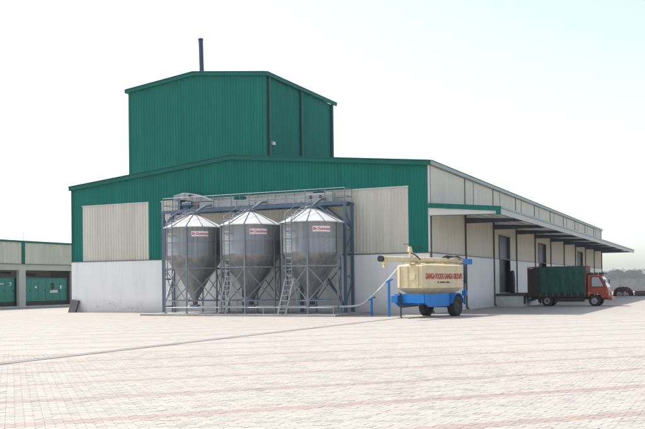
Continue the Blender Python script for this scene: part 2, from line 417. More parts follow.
# side base wall pieces between the dock doors
BAY = L/10
doors = [(15.5, 18.6, 0.9, 4.87), (29.3, 32.4, 0.9, 4.86), (50.3, 53.5, 0.9, 4.80)]
ys = [0.302]
for a, c, z0, z1 in doors: ys += [a, c]
ys.append(L-0.302)
for i in range(0, len(ys), 2): MB().box(-0.3, 0, ys[i], ys[i+1], 0, HM).build('base_wall', m_white, wh)
for a, c, z0, z1 in doors: MB().box(-0.3, 0, a, c, 0, z0).build('base_wall', m_white, wh)
# front cladding: green field, four beige panels
OF, UF, NF = (0, 0.07, 0), (1, 0, 0), (0, -1, 0)
ZP = 6.86
pan = [(-23.49, -18.27), (-17.29, -12.07), (-11.25, -6.93), (-6.10, -1.20)]
for a, c in pan: sheets(wh, (0, 0.074, 0), UF, NF, a, c, HM+0.03, ZP, m_beige, 1.04)
gx = [-W] + [q for p in pan for q in p] + [-0.07]
for i in range(0, len(gx), 2): sheets(wh, OF, UF, NF, gx[i], gx[i+1], HM+0.03, ZP, m_green, 1.0)
sheets(wh, OF, UF, NF, -W, -W/2, ZP+0.002, gab, m_green)
sheets(wh, OF, UF, NF, -W/2, -0.07, ZP+0.002, gab, m_green)
for a, c in pan:   # thin flashing framing each beige panel
    MB().box(a-0.03, c+0.03, 0.020, 0.036, ZP-0.03, ZP+0.03).build('panel_flashing', m_beigetrim, wh)
MB().box(-W-0.02, 0.02, -0.025, 0.10, HM+0.002, HM+0.05).build('drip_flashing', m_pipe, wh)
MB().box(-0.068, 0.03, 0.0, 0.075, HM+0.052, HE-0.06).build('corner_flashing', m_beigetrim, wh)
MB().box(-W-0.012, -W+0.14, 0.022, 0.035, HM+0.052, HE-0.10).build('corner_flashing', m_greentrim, wh)
for sx in (-1, 1):   # barge flashing up the gable
    a = Vector((-W/2 + sx*(W/2+0.10), -0.04, HE-0.03)); c = Vector((-W/2, -0.04, HA+0.02))
    MB().bar(a, c, 0.16, 0.26).build('barge_flashing', m_greentrim, wh)
    MB().bar(a + Vector((0,-0.03,0.135)), c + Vector((0,-0.03,0.135)), 0.24, 0.03).build('barge_cap', m_greenpipe, wh)
# roof slopes
for sx in (-1, 1):
    e = -W/2 + sx*(W/2+0.15)
    b = MB(); n = 69
    vs = []
    for i in range(n*2+1):
        y = 0.05 + (L-0.05)*i/(n*2); dz = 0.03 if i % 2 else 0
        vs += [(e, y, HE+0.10+dz), (-W/2, y, HA+0.14+dz)]
    b.add(vs, [(2*i, 2*i+2, 2*i+3, 2*i+1) for i in range(n*2)]); b.build('roof_slope', m_roof, wh)
MB().bar((-W/2, 0, HA+0.20), (-W/2, L, HA+0.20), 0.5, 0.05).build('ridge_cap', m_greentrim, wh)
# side cladding, one panel for each bay, cut round the doors
OS, US, NS = (-0.05, 0, 0), (0, 1, 0), (1, 0, 0)
for k in range(10):
    y0, y1 = k*BAY + 0.02, (k+1)*BAY - 0.02
    if k == 0: y0 = 0.08
    d = [q for q in doors if y0 < q[0] < y1]
    if not d: sheet(wh, OS, US, NS, y0, y1, HM+0.03, HE-0.12, m_beige, 'cladding_panel', 0.23)
    else:
        a, c, z0, z1 = d[0]
        sheet(wh, OS, US, NS, y0, a, HM+0.03, z1, m_beige, 'cladding_panel', 0.23)
        sheet(wh, OS, US, NS, c, y1, HM+0.03, z1, m_beige, 'cladding_panel', 0.23)
        sheet(wh, OS, US, NS, y0, y1, z1+0.002, HE-0.12, m_beige, 'cladding_panel', 0.23)
MB().box(-0.05, 0.03, 0.11, L, HM+0.002, HM+0.05).build('drip_flashing', m_pipe, wh)
for k in range(11):
    y = min(max(k*BAY, 0.14), L-0.1)
    p = MB(); p.box(-0.02, 0.085, y-0.05, y+0.05, 0.15, 5.75); p.box(-0.02, 0.03, y-0.03, y+0.03, 5.751, HE-0.12)
    p.bar((0.035, y, 0.18), (0.16, y, 0.05), 0.10, 0.10, up=(0,1,0)); p.build('downpipe', m_pipe, wh)
    if 0 < k < 10: MB().box(-0.02, 0.012, y+2.0, y+2.14, 5.95, HE-0.16).build('joint_strip', m_fascia, wh)
g = MB(); g.box(-0.06, 0.16, -0.06, L+0.05, HE-0.10, HE+0.09); g.build('eave_gutter', m_greentrim if False else m_gutter, wh)
MB().box(-0.08, 0.19, -0.08, L+0.07, HE+0.092, HE+0.125).build('gutter_lip', m_greentrim, wh)
# cladding of the far end and the west side
sheet(wh, (0, L-0.05, 0), (-1,0,0), (0,1,0), 0.05, W, HM, lambda u: gab(-u), m_green, 'cladding_panel', 0.25)
sheet(wh, (-W+0.05, L, 0), (0,-1,0), (-1,0,0), 0, L, HM, HE-0.1, m_green, 'cladding_panel', 0.25)
# doors
for a, c, z0, z1 in doors:
    d = MB().box(-0.36, -0.30, a, c, z0, z1-1.55).build('door', m_navy, wh)  # leaf fills the doorway, the darkness of the opening put into its colour
    for q in range(5): MB().box(-0.30, -0.285, a + 0.1 + q*(c-a-0.15)/5, a + 0.05 + (q+1)*(c-a-0.15)/5, z0+0.05, z1-1.62).build('door_board', m_navy, d)
    s = MB().box(-0.36, -0.22, a, c, z1-1.55, z1).build('shutter', m_shutter, wh)
    for q in range(7): MB().box(-0.22, -0.19, a+0.05, c-0.05, z1-1.53+q*0.22, z1-1.53+q*0.22+0.19).build('slat', m_shutter, s)
    MB().box(-0.3, 0.03, a-0.08, a, z0, z1).box(-0.3, 0.03, c, c+0.08, z0, z1).box(-0.3, 0.03, a-0.08, c+0.08, z1, z1+0.08).build('door_frame', m_pipe, wh)
# loading docks under the doors
for i, (a, c, z0, z1) in enumerate(doors):
    y0, y1 = a-1.25, c+1.3
    d = MB().box(0.002, 1.84, y0, y1, 0, 0.72).build('loading_dock', m_dock, wh)
    MB().box(0.004, 1.96, y0-0.08, y1+0.08, 0.722, 0.87).build('dock_slab', m_slabdark, d)
    for q in (y0+0.25, y1-0.45): MB().box(1.842, 1.95, q, q+0.2, 0.18, 0.72).build('dock_bumper', m_dark, d)
# canopy over the docks
PX = 3.78
cn = MB(); cn.add([(0.0, 0.0, 5.86), (PX, 0.0, 5.49), (PX, L, 5.49), (0.0, L, 5.86), (0.0, 0.0, 5.80), (PX, 0.0, 5.43), (PX, L, 5.43), (0.0, L, 5.80)],
    [(0,1,2,3), (7,6,5,4), (0,4,5,1), (3,2,6,7), (1,5,6,2), (0,3,7,4)])
cn = cn.build('canopy', m_roof, wh)
MB().add([(0.02, 0.05, 5.78), (PX-0.05, 0.05, 5.415), (PX-0.05, L, 5.415), (0.02, L, 5.78)], [(0,1,2,3)]).build('soffit', m_soffit, cn)
MB().prism([(0.03, 5.22), (PX-0.12, 5.16), (PX-0.12, 5.38), (0.03, 5.64)], -0.05, -0.01).build('end_fascia', m_beigetrim, cn)
MB().bar((-0.02, -0.06, 5.765), (PX+0.05, -0.06, 5.42), 0.10, 0.25).build('end_flashing', m_greentrim, cn)
MB().box(PX-0.17, PX+0.04, -0.13, 0.0, 5.11, 5.50).build('fascia_corner', m_greentrim, cn)
MB().bar((0.03, -0.04, 5.21), (PX-0.14, -0.04, 5.15), 0.06, 0.03).build('end_drip', m_greenpipe, cn)
MB().box(PX+0.002, PX+0.08, 0.002, L+0.1, 5.13, 5.42).build('outer_fascia', m_fascia, cn)
MB().box(PX-0.02, PX+0.13, 0.002, L+0.12, 5.422, 5.53).build('outer_gutter', m_gutter, cn)
for k in range(1, 11):
    y = min(k*BAY, L-0.12)
    b = MB(); b.prism([(0.0, 5.22), (PX, 5.22), (PX, 5.36), (0.0, 5.56)], y-0.09, y+0.09); b.build('canopy_beam', m_beam, cn)
for q in range(4):
    x = 0.6 + q*0.95; z = 5.78 - (x/PX)*0.37
    MB().box(x-0.04, x+0.04, 0.06, L-0.05, z-0.10, z-0.01).build('purlin', m_soffit, cn)

# tower
TX0, TX1, TY0, TY1, TE, TA = -21.22, -10.97, 2.0, 12.1, 14.48, 15.03
tm = (TX0+TX1)/2
tw = MB().prism([(TX0+0.1, 8.0), (TX1-0.1, 8.0), (TX1-0.1, TE-0.1), (tm, TA-0.12), (TX0+0.1, TE-0.1)], TY0+0.1, TY1-0.1).build('tower', m_green, wh)
tg = lambda x: TE - 0.06 + (TA-TE)*(1 - abs(x - tm)/((TX1-TX0)/2))
sheets(tw, (0, TY0+0.04, 0), (1,0,0), (0,-1,0), TX0, tm, 8.2, tg, m_green)
sheets(tw, (0, TY0+0.04, 0), (1,0,0), (0,-1,0), tm, TX1-0.0, 8.2, tg, m_green)
sheets(tw, (TX1-0.04, 0, 0), (0,1,0), (1,0,0), TY0+0.01, TY1, 8.2, TE-0.08, m_green)
sheets(tw, (TX0+0.04, TY1, 0), (0,-1,0), (-1,0,0), 0.0, TY1-TY0, 8.2, TE-0.08, m_green, 2.5)
sheets(tw, (0, TY1-0.04, 0), (-1,0,0), (0,1,0), -TX1, -TX0, 8.2, lambda u: tg(-u), m_green, 2.5)
MB().box(TX1-0.16, TX1+0.016, TY0-0.012, TY0+0.004, 8.2, TE-0.1).build('corner_flashing', m_greentrim, tw)
MB().box(TX1-0.004, TX1+0.016, TY0+0.006, TY0+0.2, 8.2, TE-0.1).build('corner_flashing', m_greentrim, tw)
MB().box(TX0-0.016, TX0+0.14, TY0-0.012, TY0+0.004, 8.2, TE-0.1).build('corner_flashing', m_greentrim, tw)
for y in (TY0+0.30, (TY0+TY1)/2 - 0.35, TY1-0.55):
    MB().box(TX1+0.0, TX1+0.14, y, y+0.13, 8.4, TE-0.1).build('downpipe', m_greenpipe, tw)
for sx in (-1, 1):
    e = tm + sx*((TX1-TX0)/2 + 0.10)
    MB().bar((e, TY0-0.07, TE-0.02), (tm, TY0-0.07, TA+0.02), 0.14, 0.22).build('barge_flashing', m_greentrim, tw)
    MB().bar((e, TY0-0.09, TE+0.105), (tm, TY0-0.09, TA+0.145), 0.22, 0.03).build('barge_cap', m_greenpipe, tw)
    MB().box(min(e, e+sx*0.12), max(e, e+sx*0.12), TY0-0.14, TY1+0.1, TE-0.12, TE+0.08).build('eave_gutter', m_greentrim, tw)
    MB().add([(e, TY0, TE+0.1), (tm, TY0, TA+0.14), (tm, TY1+0.05, TA+0.14), (e, TY1+0.05, TE+0.1)], [(0,1,2,3)]).build('roof_slope', m_roof, tw)
    MB().box(min(e, e+sx*0.15), max(e, e+sx*0.15), TY0-0.16, TY1+0.12, TE+0.082, TE+0.11).build('gutter_lip', m_greenpipe, tw)
lm = MB(); lm.box(TX1+0.03, TX1+0.22, 2.66, 2.88, 10.24, 10.42); lm.bar((TX1, 2.77, 10.5), (TX1+0.2, 2.77, 10.4), 0.05, 0.05); lm.build('wall_lamp', m_chrome, tw, 0.02)
st = MB(); st.cyl((-19.98, 9.0, 14.3), (-20.12, 9.0, 19.58), 0.165, n=16); st.cyl((-19.99, 9.0, 14.55), (-20.0, 9.0, 14.85), 0.26, n=16)
st.cyl((-20.12, 9, 19.45), (-20.122, 9, 19.6), 0.19, n=16)
st.build('exhaust_stack', m_stack, tw)

# concrete pad under the silos
struct(MB().box(-15.35, -3.4, -4.75, -0.002, -0.02, 0.10).build('concrete_pad', m_pad, None, 0.015))
# dark slab leaning at the left corner of the base wall
b = MB(); b.add([(-24.28,-0.52,-0.01), (-23.66,-0.52,-0.01), (-23.66,-0.18,0.76), (-24.24,-0.18,0.84), (-24.28,-0.36,-0.01), (-23.66,-0.36,-0.01), (-23.66,-0.012,0.76), (-24.24,-0.012,0.84)],
    [(0,1,2,3), (7,6,5,4), (0,4,5,1), (1,5,6,2), (2,6,7,3), (3,7,4,0)])
tag(b.build('leaning_slab', m_slabdark, None, 0.03), 'dark grey slab leaning against the left corner of the white base wall', 'slab')

# ------------------------------------------------------------------ feed silos
SR, ZE, ZPK, ZC, ZO = 1.66, 4.94, 5.68, 3.30, 0.86
A0 = R(-90 + 18)                    # the legs start 18 degrees round from the front
def pol(r, a, z): return (r*math.cos(a), r*math.sin(a), z)
def make_silo():
    s = empty('feed_silo')
    bp = MB(); bp.lathe([(SR, ZC), (SR+0.012, ZC+0.03), (SR, ZC+0.06), (SR, 4.06)], 10, R(0.25), R(59.75)); m1 = bp.mesh('body_panel', m_galv)
    bp = MB(); bp.lathe([(SR+0.006, 4.03), (SR+0.014, 4.05), (SR+0.006, 4.07), (SR+0.006, ZE-0.03), (SR+0.03, ZE)], 10, R(0.25), R(59.75)); m2 = bp.mesh('body_panel', m_galv)
    hp = MB(); hp.lathe([(0.17, ZO), (SR*0.5, (ZO+ZC)/2 - 0.04), (SR*0.86, ZC-0.36), (SR*0.95, ZC-0.18), (SR*0.99, ZC-0.06), (SR+0.003, ZC+0.02)], 10, R(0.2), R(59.8)); m3 = hp.mesh('hopper_panel', m_galv)
    rp = MB(); rp.lathe([(SR+0.09, ZE-0.035), (0.28, ZPK-0.02)], 4, R(0.8), R(29.2)); rp.lathe([(SR+0.09, ZE-0.035), (SR+0.085, ZE-0.075)], 4, R(0.8), R(29.2)); m4 = rp.mesh('roof_panel', m_galvroof)
    rr = MB(); rr.bar(pol(SR+0.10, 0, ZE-0.01), pol(0.26, 0, ZPK+0.01), 0.028, 0.035); m5 = rr.mesh('roof_rib', m_rib)
    for k in range(6):
        for me, nm in ((m1, 'body_panel'), (m2, 'body_panel'), (m3, 'hopper_panel')):
            o = from_mesh(nm, me, s); o.rotation_euler.z = A0 + R(60*k)
    for k in range(12):
        o = from_mesh('roof_panel', m4, s); o.rotation_euler.z = A0 + R(30*k)
        o = from_mesh('roof_rib', m5, s); o.rotation_euler.z = A0 + R(30*k)
    MB().lathe([(0.30, ZPK-0.05), (0.30, ZPK+0.06), (0.34, ZPK+0.06), (0.34, ZPK+0.10), (0.0, ZPK+0.14)], 20).build('lid', m_galv, s)
    MB().lathe([(0.165, ZO+0.06), (0.19, ZO+0.02), (0.19, ZO-0.06), (0.15, ZO-0.07), (0.14, 0.55), (0.0, 0.55)], 18).build('outlet', m_leg, s)
    ou = MB(); ou.box(-0.26, 0.26, -0.16, 0.16, 0.36, 0.56); ou.build('auger_boot', m_leg, s)
    lg = MB(); lg.box(SR+0.015, SR+0.075, -0.042, 0.042, 0.10, ZE-0.06); lg.box(SR-0.05, SR+0.19, -0.12, 0.12, 0.10, 0.118); lm_ = lg.mesh('leg', m_leg)
    lg2 = MB(); lg2.v = list(lg.v); lg2.f = list(lg.f); lg2.smooth = list(lg.smooth); lml = lg2.mesh('leg', m_leglight)
    br = MB(); rr_ = SR+0.05
    a, c = R(0), R(60)
    br.bar(pol(rr_, a, 0.78), pol(rr_, c, 2.55), 0.035, 0.045); br.bar(pol(rr_, c, 0.78), pol(rr_-0.04, a, 2.55), 0.035, 0.045)
    brm = br.mesh('cross_brace', m_leg)
    gi = MB(); gi.bar(pol(rr_, a, 0.80), pol(rr_, c, 0.80), 0.05, 0.06); gim = gi.mesh('girt', m_leg)
    for k in range(6):
        o = from_mesh('leg', lm_, s); o.rotation_euler.z = A0 + R(60*k)
        if k in (0, 1, 2, 3, 4, 5):
            o = from_mesh('cross_brace', brm, s); o.rotation_euler.z = A0 + R(60*k)
            for dz in (0, 1.8):
                o = from_mesh('girt', gim, s); o.rotation_euler.z = A0 + R(60*k); o.location.z = dz
    # ladder: rails and rungs up the side, then over the roof
    la = R(-90 - 14); ld = MB(); t = Vector((-math.sin(la), math.cos(la), 0)); rd = Vector((math.cos(la), math.sin(la), 0))
    path = [rd*(SR+0.2) + Vector((0,0,1.95)), rd*(SR+0.2) + Vector((0,0,ZE+0.12)), rd*0.45 + Vector((0,0,ZPK+0.1))]
    for sgn in (-1, 1):
        for i in (0, 1): ld.bar(path[i] + t*0.2*sgn, path[i+1] + t*0.2*sgn, 0.035, 0.04)
    for i in range(4): ld.bar(rd*SR + t*0.2*(-1)**i + Vector((0,0,2.5 + (i//2)*1.9)), rd*(SR+0.2) + t*0.2*(-1)**i + Vector((0,0,2.5 + (i//2)*1.9)), 0.03, 0.03)
    ldo = ld.build('ladder', m_leg, s)
    rg = MB(); rg.cyl(t*-0.2, t*0.2, 0.012, n=6); rgm = rg.mesh('rung', m_leg)
    for i in range(10):
        o = from_mesh('rung', rgm, ldo); o.location = rd*(SR+0.2) + Vector((0,0,2.1+i*0.3))
    for i in range(5):
        o = from_mesh('rung', rgm, ldo); o.location = path[1].lerp(path[2], (i+0.5)/5)
    hr = MB()     # hand rails over the roof
    for sgn in (-1, 1):
        q = [rd*(SR+0.12) + t*0.34*sgn + Vector((0,0,ZE)), rd*(SR+0.05) + t*0.34*sgn + Vector((0,0,ZE+0.42)), rd*0.4 + t*0.34*sgn + Vector((0,0,ZPK+0.38)), rd*0.35 + t*0.34*sgn + Vector((0,0,ZPK))]
        hr.tube(q, 0.017, 6)
    hr.build('roof_handrail', m_leg, s)
    # maker's plate
    sa = R(-90 + 44); sg = MB(); sg.lathe([(SR+0.022, 4.35), (SR+0.022, 4.64)], 8, sa - 0.285, sa + 0.285); so = sg.build('sign', m_plate, s)
    me = text_mesh('lettering', 'Big Dutchman', 0.21, m_red, 0.93, 0.25, 0.002, 0.004)
    for v in me.vertices:
        a = sa + v.co.x/(SR+0.025); rr2 = SR + 0.026 + v.co.z; v.co = (rr2*math.cos(a), rr2*math.sin(a), 4.495 + v.co.y)
    from_mesh('lettering', me, so)
    return s
silo = make_silo()
sx = (-13.10, -9.42, -5.70)
labels = ['galvanised feed silo below the conveyor motor, without steps at its foot',
          'galvanised feed silo standing between the two other silos, steps at its foot',
          'galvanised feed silo nearest the tank trailer, at the braced end of the gantry']
silos = [silo, copy_tree(silo), copy_tree(silo)]
for s, x, lb in zip(silos, sx, labels):
    s.location = (x, -2.62, 0); tag(s, lb, 'silo', 'feed silos in front of the warehouse')
def step_ladder(parent, x, y):
    b = MB(); dx, dy, dz = 0.42, 0.10, 1.85
    for k in (0, 0.46): b.bar((x+k, y, 0.10), (x+k+dx, y+dy, 0.1+dz), 0.045, 0.075)
    for k in (0.02, 0.44): b.bar((x+k+dx, y+dy, 0.1+dz), (x+k+dx+0.1, y+dy+0.45, 0.10), 0.03, 0.03)
    o = b.build('step_ladder', m_leglight, parent)
    q = MB(); q.box(-0.23, 0.23, -0.08, 0.08, -0.014, 0.014); me = q.mesh('tread', m_leglight)
    for i in range(7):
        f = (i+0.7)/7; t = from_mesh('tread', me, o); t.location = (x+0.23+dx*f, y+dy*f, 0.1+dz*f)
    return o
step_ladder(silos[1], -0.95, -1.95); step_ladder(silos[2], -1.05, -1.95)

# ------------------------------------------------------------------ gantry behind the silos
GX0, GX1, GYF, GYR, GZ = -16.30, -4.40, -1.15, -0.16, 5.95
ga = empty('conveyor_gantry', (0, 0, 0)); tag(ga, 'blue-grey steel gantry with handrails carrying the conveyor above the silos', 'gantry')
for x in (GX0, GX1):
    for y in (GYF, GYR): MB().box(x-0.075, x+0.075, y-0.07, y+0.07, 0.0, GZ).build('post', m_bluesteel, ga)
    for i, z in enumerate((0.4, 2.05, 3.35, 4.6)):
        MB().bar((x, GYF, z), (x, GYR, z), 0.08, 0.09).build('strut', m_bluesteel, ga)
    for z0, z1 in ((0.42, 2.0), (3.4, 4.55), (5.75, 4.65)):
        MB().bar((x, GYF, z0), (x, GYR, z1), 0.06, 0.07).build('strut', m_bluesteel, ga)
for y in (GYF, GYR): MB().box(GX0-0.12, GX1+0.12, y-0.05, y+0.05, GZ+0.002, GZ+0.17).build('beam', m_bluesteel, ga)
for k in range(12):
    x = GX0 + (GX1-GX0)*(k+0.5)/12; MB().box(x-0.03, x+0.03, GYF+0.052, GYR-0.052, GZ+0.01, GZ+0.12).build('joist', m_bluesteel, ga)
for k in range(12):
    x = GX0 + (GX1-GX0)*k/12; MB().box(x+0.008, x+(GX1-GX0)/12-0.008, GYF+0.0, GYR-0.0, GZ+0.174, GZ+0.20).build('deck_plate', m_leg, ga)
for x in (-11.35, -7.55): MB().box(x-0.07, x+0.07, GYR-0.07, GYR+0.07, 0, GZ).build('post', m_bluesteel, ga)
for a, c in (((GX1, GYF, 4.75), (GX1-1.55, GYF, GZ)), ((GX0, GYF, 5.1), (GX0+0.8, GYF, GZ)), ((GX1, GYR, 4.75), (GX1-1.55, GYR, GZ)), ((GX1, GYF, 0.35), (GX1-1.6, GYR, 2.1))):
    MB().bar(a, c, 0.09, 0.10).build('knee_brace', m_bluesteel, ga)
for y in (GYF, GYR):
    for z in (GZ+0.50, GZ+0.92): MB().cyl((GX0, y, z), (GX1, y, z), 0.02, n=6).build('rail', m_leg, ga)
    for k in range(11):
        x = GX0 + (GX1-GX0)*k/10; MB().box(x-0.018, x+0.018, y-0.018, y+0.018, GZ+0.18, GZ+0.93).build('stanchion', m_leg, ga)
for x in (GX0, GX1):
    for z in (GZ+0.50, GZ+0.92): MB().cyl((x, GYF, z), (x, GYR, z), 0.02, n=6).build('rail', m_leg, ga)
# conveyor on the gantry
cv = empty('conveyor', (0, -0.66, GZ+0.2)); tag(cv, 'pale enclosed conveyor with a motor head lying along the gantry', 'conveyor')
for k in range(6):
    x0 = -13.9 + k*1.25; b = MB(); b.box(x0+0.006, x0+1.244, -0.2, 0.2, 0.06, 0.42); b.box(x0+1.21, x0+1.29, -0.23, 0.23, 0.03, 0.45); b.build('casing', m_casing, cv)
hd = MB().prism([(-15.75, 0.62), (-15.70, 0.90), (-15.00, 1.04), (-14.20, 0.92), (-13.60, 0.72), (-12.9, 0.45), (-14.10, 0.44), (-14.90, 0.60)], -0.26, 0.26).build('drive_head', m_head, cv, 0.03)
MB().cyl((-14.50, -0.36, 0.80), (-14.50, -0.30, 0.80), 0.09, n=14).build('bearing', m_black, hd)
MB().box(-15.40, -15.22, -0.26, 0.26, 0.0, 0.66).build('stand', m_bluesteel, cv)
mo = MB(); mo.cyl((-15.05, -0.18, 0.30), (-14.45, -0.18, 0.30), 0.17, n=18)
for k in range(9): mo.cyl((-15.00+k*0.06, -0.18, 0.30), (-14.98+k*0.06, -0.18, 0.30), 0.195, n=18)
mo.box(-14.90, -14.60, -0.28, -0.08, 0.0, 0.14); mo.build('motor', m_motor, cv)
tl = MB().box(-6.9, -5.25, -0.26, 0.26, 0.02, 0.52).build('tail_box', m_casing, cv, 0.03)
for x in (-6.55, -5.95): MB().cyl((x, -0.30, 0.32), (x, -0.258, 0.32), 0.09, n=14).build('bearing', m_black, tl)
for x in sx:
    MB().tube([(x, -0.25, 0.20), (x, -0.75, 0.12), (x, -1.75, -0.30)], 0.075, 12).build('spout', m_leg, cv)

# ------------------------------------------------------------------ feed pipe to the trailer
fp = empty('feed_pipe', (-4.1, -2.6, 0.1)); tag(fp, 'white feed pipe running under the silos and rising to the trailer tank', 'pipe')
def P(x, y, z): return (x+4.1, y+2.6, z-0.1)
pts = [(-13.6, -2.62, 0.45), (-10, -2.62, 0.45), (-5, -2.62, 0.45), (-3.9, -2.62, 0.45), (-3.35, -2.66, 0.47), (-2.95, -2.72, 0.53), (-2.6, -2.85, 0.66), (-2.2, -3.1, 0.88), (-1.45, -3.6, 1.37), (-0.72, -4.1, 1.91), (0.02, -4.6, 2.5)]
MB().tube([P(*p) for p in pts], 0.055, 10).build('pipe', m_pvc, fp)
MB().tube([P(-13.7, -4.55, 0.44), P(-10, -4.55, 0.45), P(-3.6, -4.55, 0.45)], 0.03, 8).build('guard_rail', m_leglight, fp)
for x in (-13.7, -11.4, -7.6, -3.6): MB().cyl(P(x, -4.55, 0.1), P(x, -4.55, 0.45), 0.025, n=8).build('guard_post', m_leglight, fp)
for x, y, z in ((-2.08, -3.18, 0.94), (-0.80, -4.05, 1.82)):
    b = MB(); b.box(x+4.1-0.045, x+4.1+0.045, y+2.6-0.045, y+2.6+0.045, -0.1, z-0.2); b.bar(P(x-0.16, y, z-0.13), P(x+0.2, y, z+0.02), 0.1, 0.06)
    b.build('support_post', m_blue, fp)

# ------------------------------------------------------------------ tank trailer
TH = R(25.2 + 54)
tr = empty('tank_trailer', (1.33, -2.48, 0), TH); tag(tr, 'cream tank trailer with red lettering on a blue two-wheel chassis', 'trailer')
X0, X1, HW = -3.03, 0.97, 0.80
def plan(x0, x1, hw, ch): return [(x0+ch*0.45, -hw), (x1-ch*0.4, -hw), (x1, -hw+ch*0.4), (x1, hw-ch*0.4), (x1-ch*0.4, hw), (x0+ch*1.2, hw), (x0, hw-ch*1.2), (x0, -hw+ch*0.45)]
lv = [(1.06, plan(X0+0.55, X1-0.35, 0.42, 0.12)), (1.42, plan(X0, X1, HW, 0.20)), (2.44, plan(X0, X1, HW, 0.20)), (2.48, plan(X0+0.02, X1-0.02, HW-0.02, 0.20)), (2.545, plan(X0+0.22, X1-0.2, HW-0.36, 0.15))]
b = MB(); vs = [(x, y, z) for z, pl_ in lv for x, y in pl_]
b.add(vs, [(8*i+k, 8*i+(k+1) % 8, 8*i+8+(k+1) % 8, 8*i+8+k) for i in range(4) for k in range(8)] + [tuple(range(7, -1, -1)), tuple(range(32, 40))])
tk = b.build('tank', m_cream, tr, 0.025)
for x in (-2.2, -1.0, 0.2):
    MB().box(x-0.012, x+0.012, -HW-0.006, -HW+0.01, 1.44, 2.43).build('seam', m_cream, tk)
MB().box(X0+0.2, X1-0.05, -HW-0.016, -HW+0.004, 1.40, 1.44).build('seam', m_cream, tk)
MB().box(X0+0.2, X1-0.05, -HW-0.02, -HW+0.03, 2.42, 2.475).build('rim', m_cream, tk)
me = text_mesh('lettering', 'GANGA FOODS GANGA GROUPS', 0.37, m_red, 3.72, 0, 0.002, 0.010)
lo = from_mesh('lettering', me, tk); lo.matrix_local = Matrix(((1,0,0,-1.06), (0,0,-1,-HW-0.012), (0,1,0,1.94), (0,0,0,1)))
me = MB()      # the second line is too small to read: word-shaped marks
for a, c in ((-1.75, -1.60), (-1.50, -1.02), (-0.94, -0.52)):
    x = a
    while x < c: me.box(x, x+0.035, -HW-0.009, -HW-0.003, 1.63, 1.63+random.choice((0.06, 0.075, 0.09))); x += 0.055
me.build('small_lettering', m_ink, tk)
MB().box(-1.5, -0.5, -0.30, 0.30, 2.53, 2.60).build('hatch', m_cream, tk, 0.02)
for y in (-0.45, 0.10, 0.52): MB().box(X0-0.03, X0+0.004, y-0.03, y+0.03, 1.44, 2.44).build('front_rib', m_cream, tk)
MB().box(X0-0.02, X0+0.004, -0.66, 0.56, 1.41, 1.47).build('front_band', m_cream, tk)
MB().cyl((X0-0.035, -0.17, 1.95), (X0+0.01, -0.17, 1.95), 0.16, n=18).build('sight_cover', m_cream, tk)
# chassis
ch = MB(); ch.prism([(-3.02, 0.72), (-2.7, 0.52), (-0.62, 0.52), (-0.62, 1.05), (-0.72, 1.12), (-3.02, 1.12)], -0.84, -0.78)
ch.prism([(-3.02, 0.72), (-2.7, 0.52), (-0.62, 0.52), (-0.62, 1.05), (-0.72, 1.12), (-3.02, 1.12)], 0.78, 0.84)
ch.build('side_skirt', m_blue, tr)
fr = MB(); fr.box(-3.06, -2.98, -0.78, 0.78, 0.70, 1.12); fr.box(-3.0, 1.05, -0.50, -0.40, 0.62, 0.80); fr.box(-3.0, 1.05, 0.40, 0.50, 0.62, 0.80)
fr.box(0.95, 1.05, -0.78, 0.78, 0.62, 0.84); fr.box(-2.0, -1.9, -0.78, 0.78, 0.60, 0.74); fr.box(-0.05, 0.05, -0.62, 0.62, 0.42, 0.62); fr.build('chassis', m_blue, tr)
db = MB(); db.bar((-2.9, -0.45, 0.60), (-3.7, -0.03, 0.54), 0.08, 0.08); db.bar((-2.9, 0.45, 0.60), (-3.7, 0.03, 0.54), 0.08, 0.08); db.build('drawbar', m_black, tr)
MB().lathe([(0.05, -0.02), (0.10, -0.02), (0.10, 0.02), (0.05, 0.02), (0.05, -0.02)], 16, c=(-3.8, 0, 0.54)).build('tow_eye', m_black, tr)
jk = MB(); jk.cyl((-3.25, 0.35, 0.03), (-3.25, 0.35, 0.95), 0.032, n=8); jk.cyl((-3.25, 0.35, 0.62), (-3.25, 0.35, 1.15), 0.05, n=10); jk.box(-3.34, -3.16, 0.26, 0.44, 0.0, 0.03)
jk.bar((-3.25, 0.35, 1.15), (-3.45, 0.35, 1.2), 0.03, 0.03); jk.build('jack_stand', m_black, tr)
tb = MB(); tb.box(-3.40, -3.07, 0.45, 0.80, 0.72, 1.06); tb.build('tool_box', m_blue, tr, 0.02)
fd = MB()
for sgn in (-1, 1):
    y0, y1 = (-1.0, -0.60) if sgn < 0 else (0.60, 1.0)
    n = 14; vs = []
    for i in range(n+1):
        a = math.pi*(1 - i/n)*0.86 + 0.22
        for r in (0.60, 0.64):
            for y in (y0, y1): vs.append((r*math.cos(a), y, 0.5 + r*math.sin(a)))
    fs = []
    for i in range(n):
        q = 4*i
        fs += [(q, q+1, q+5, q+4), (q+2, q+6, q+7, q+3), (q, q+4, q+6, q+2), (q+1, q+3, q+7, q+5)]
    fd.add(vs, fs + [(0,2,3,1), (4*n, 4*n+1, 4*n+3, 4*n+2)])
fd.build('fender', m_blue, tr)
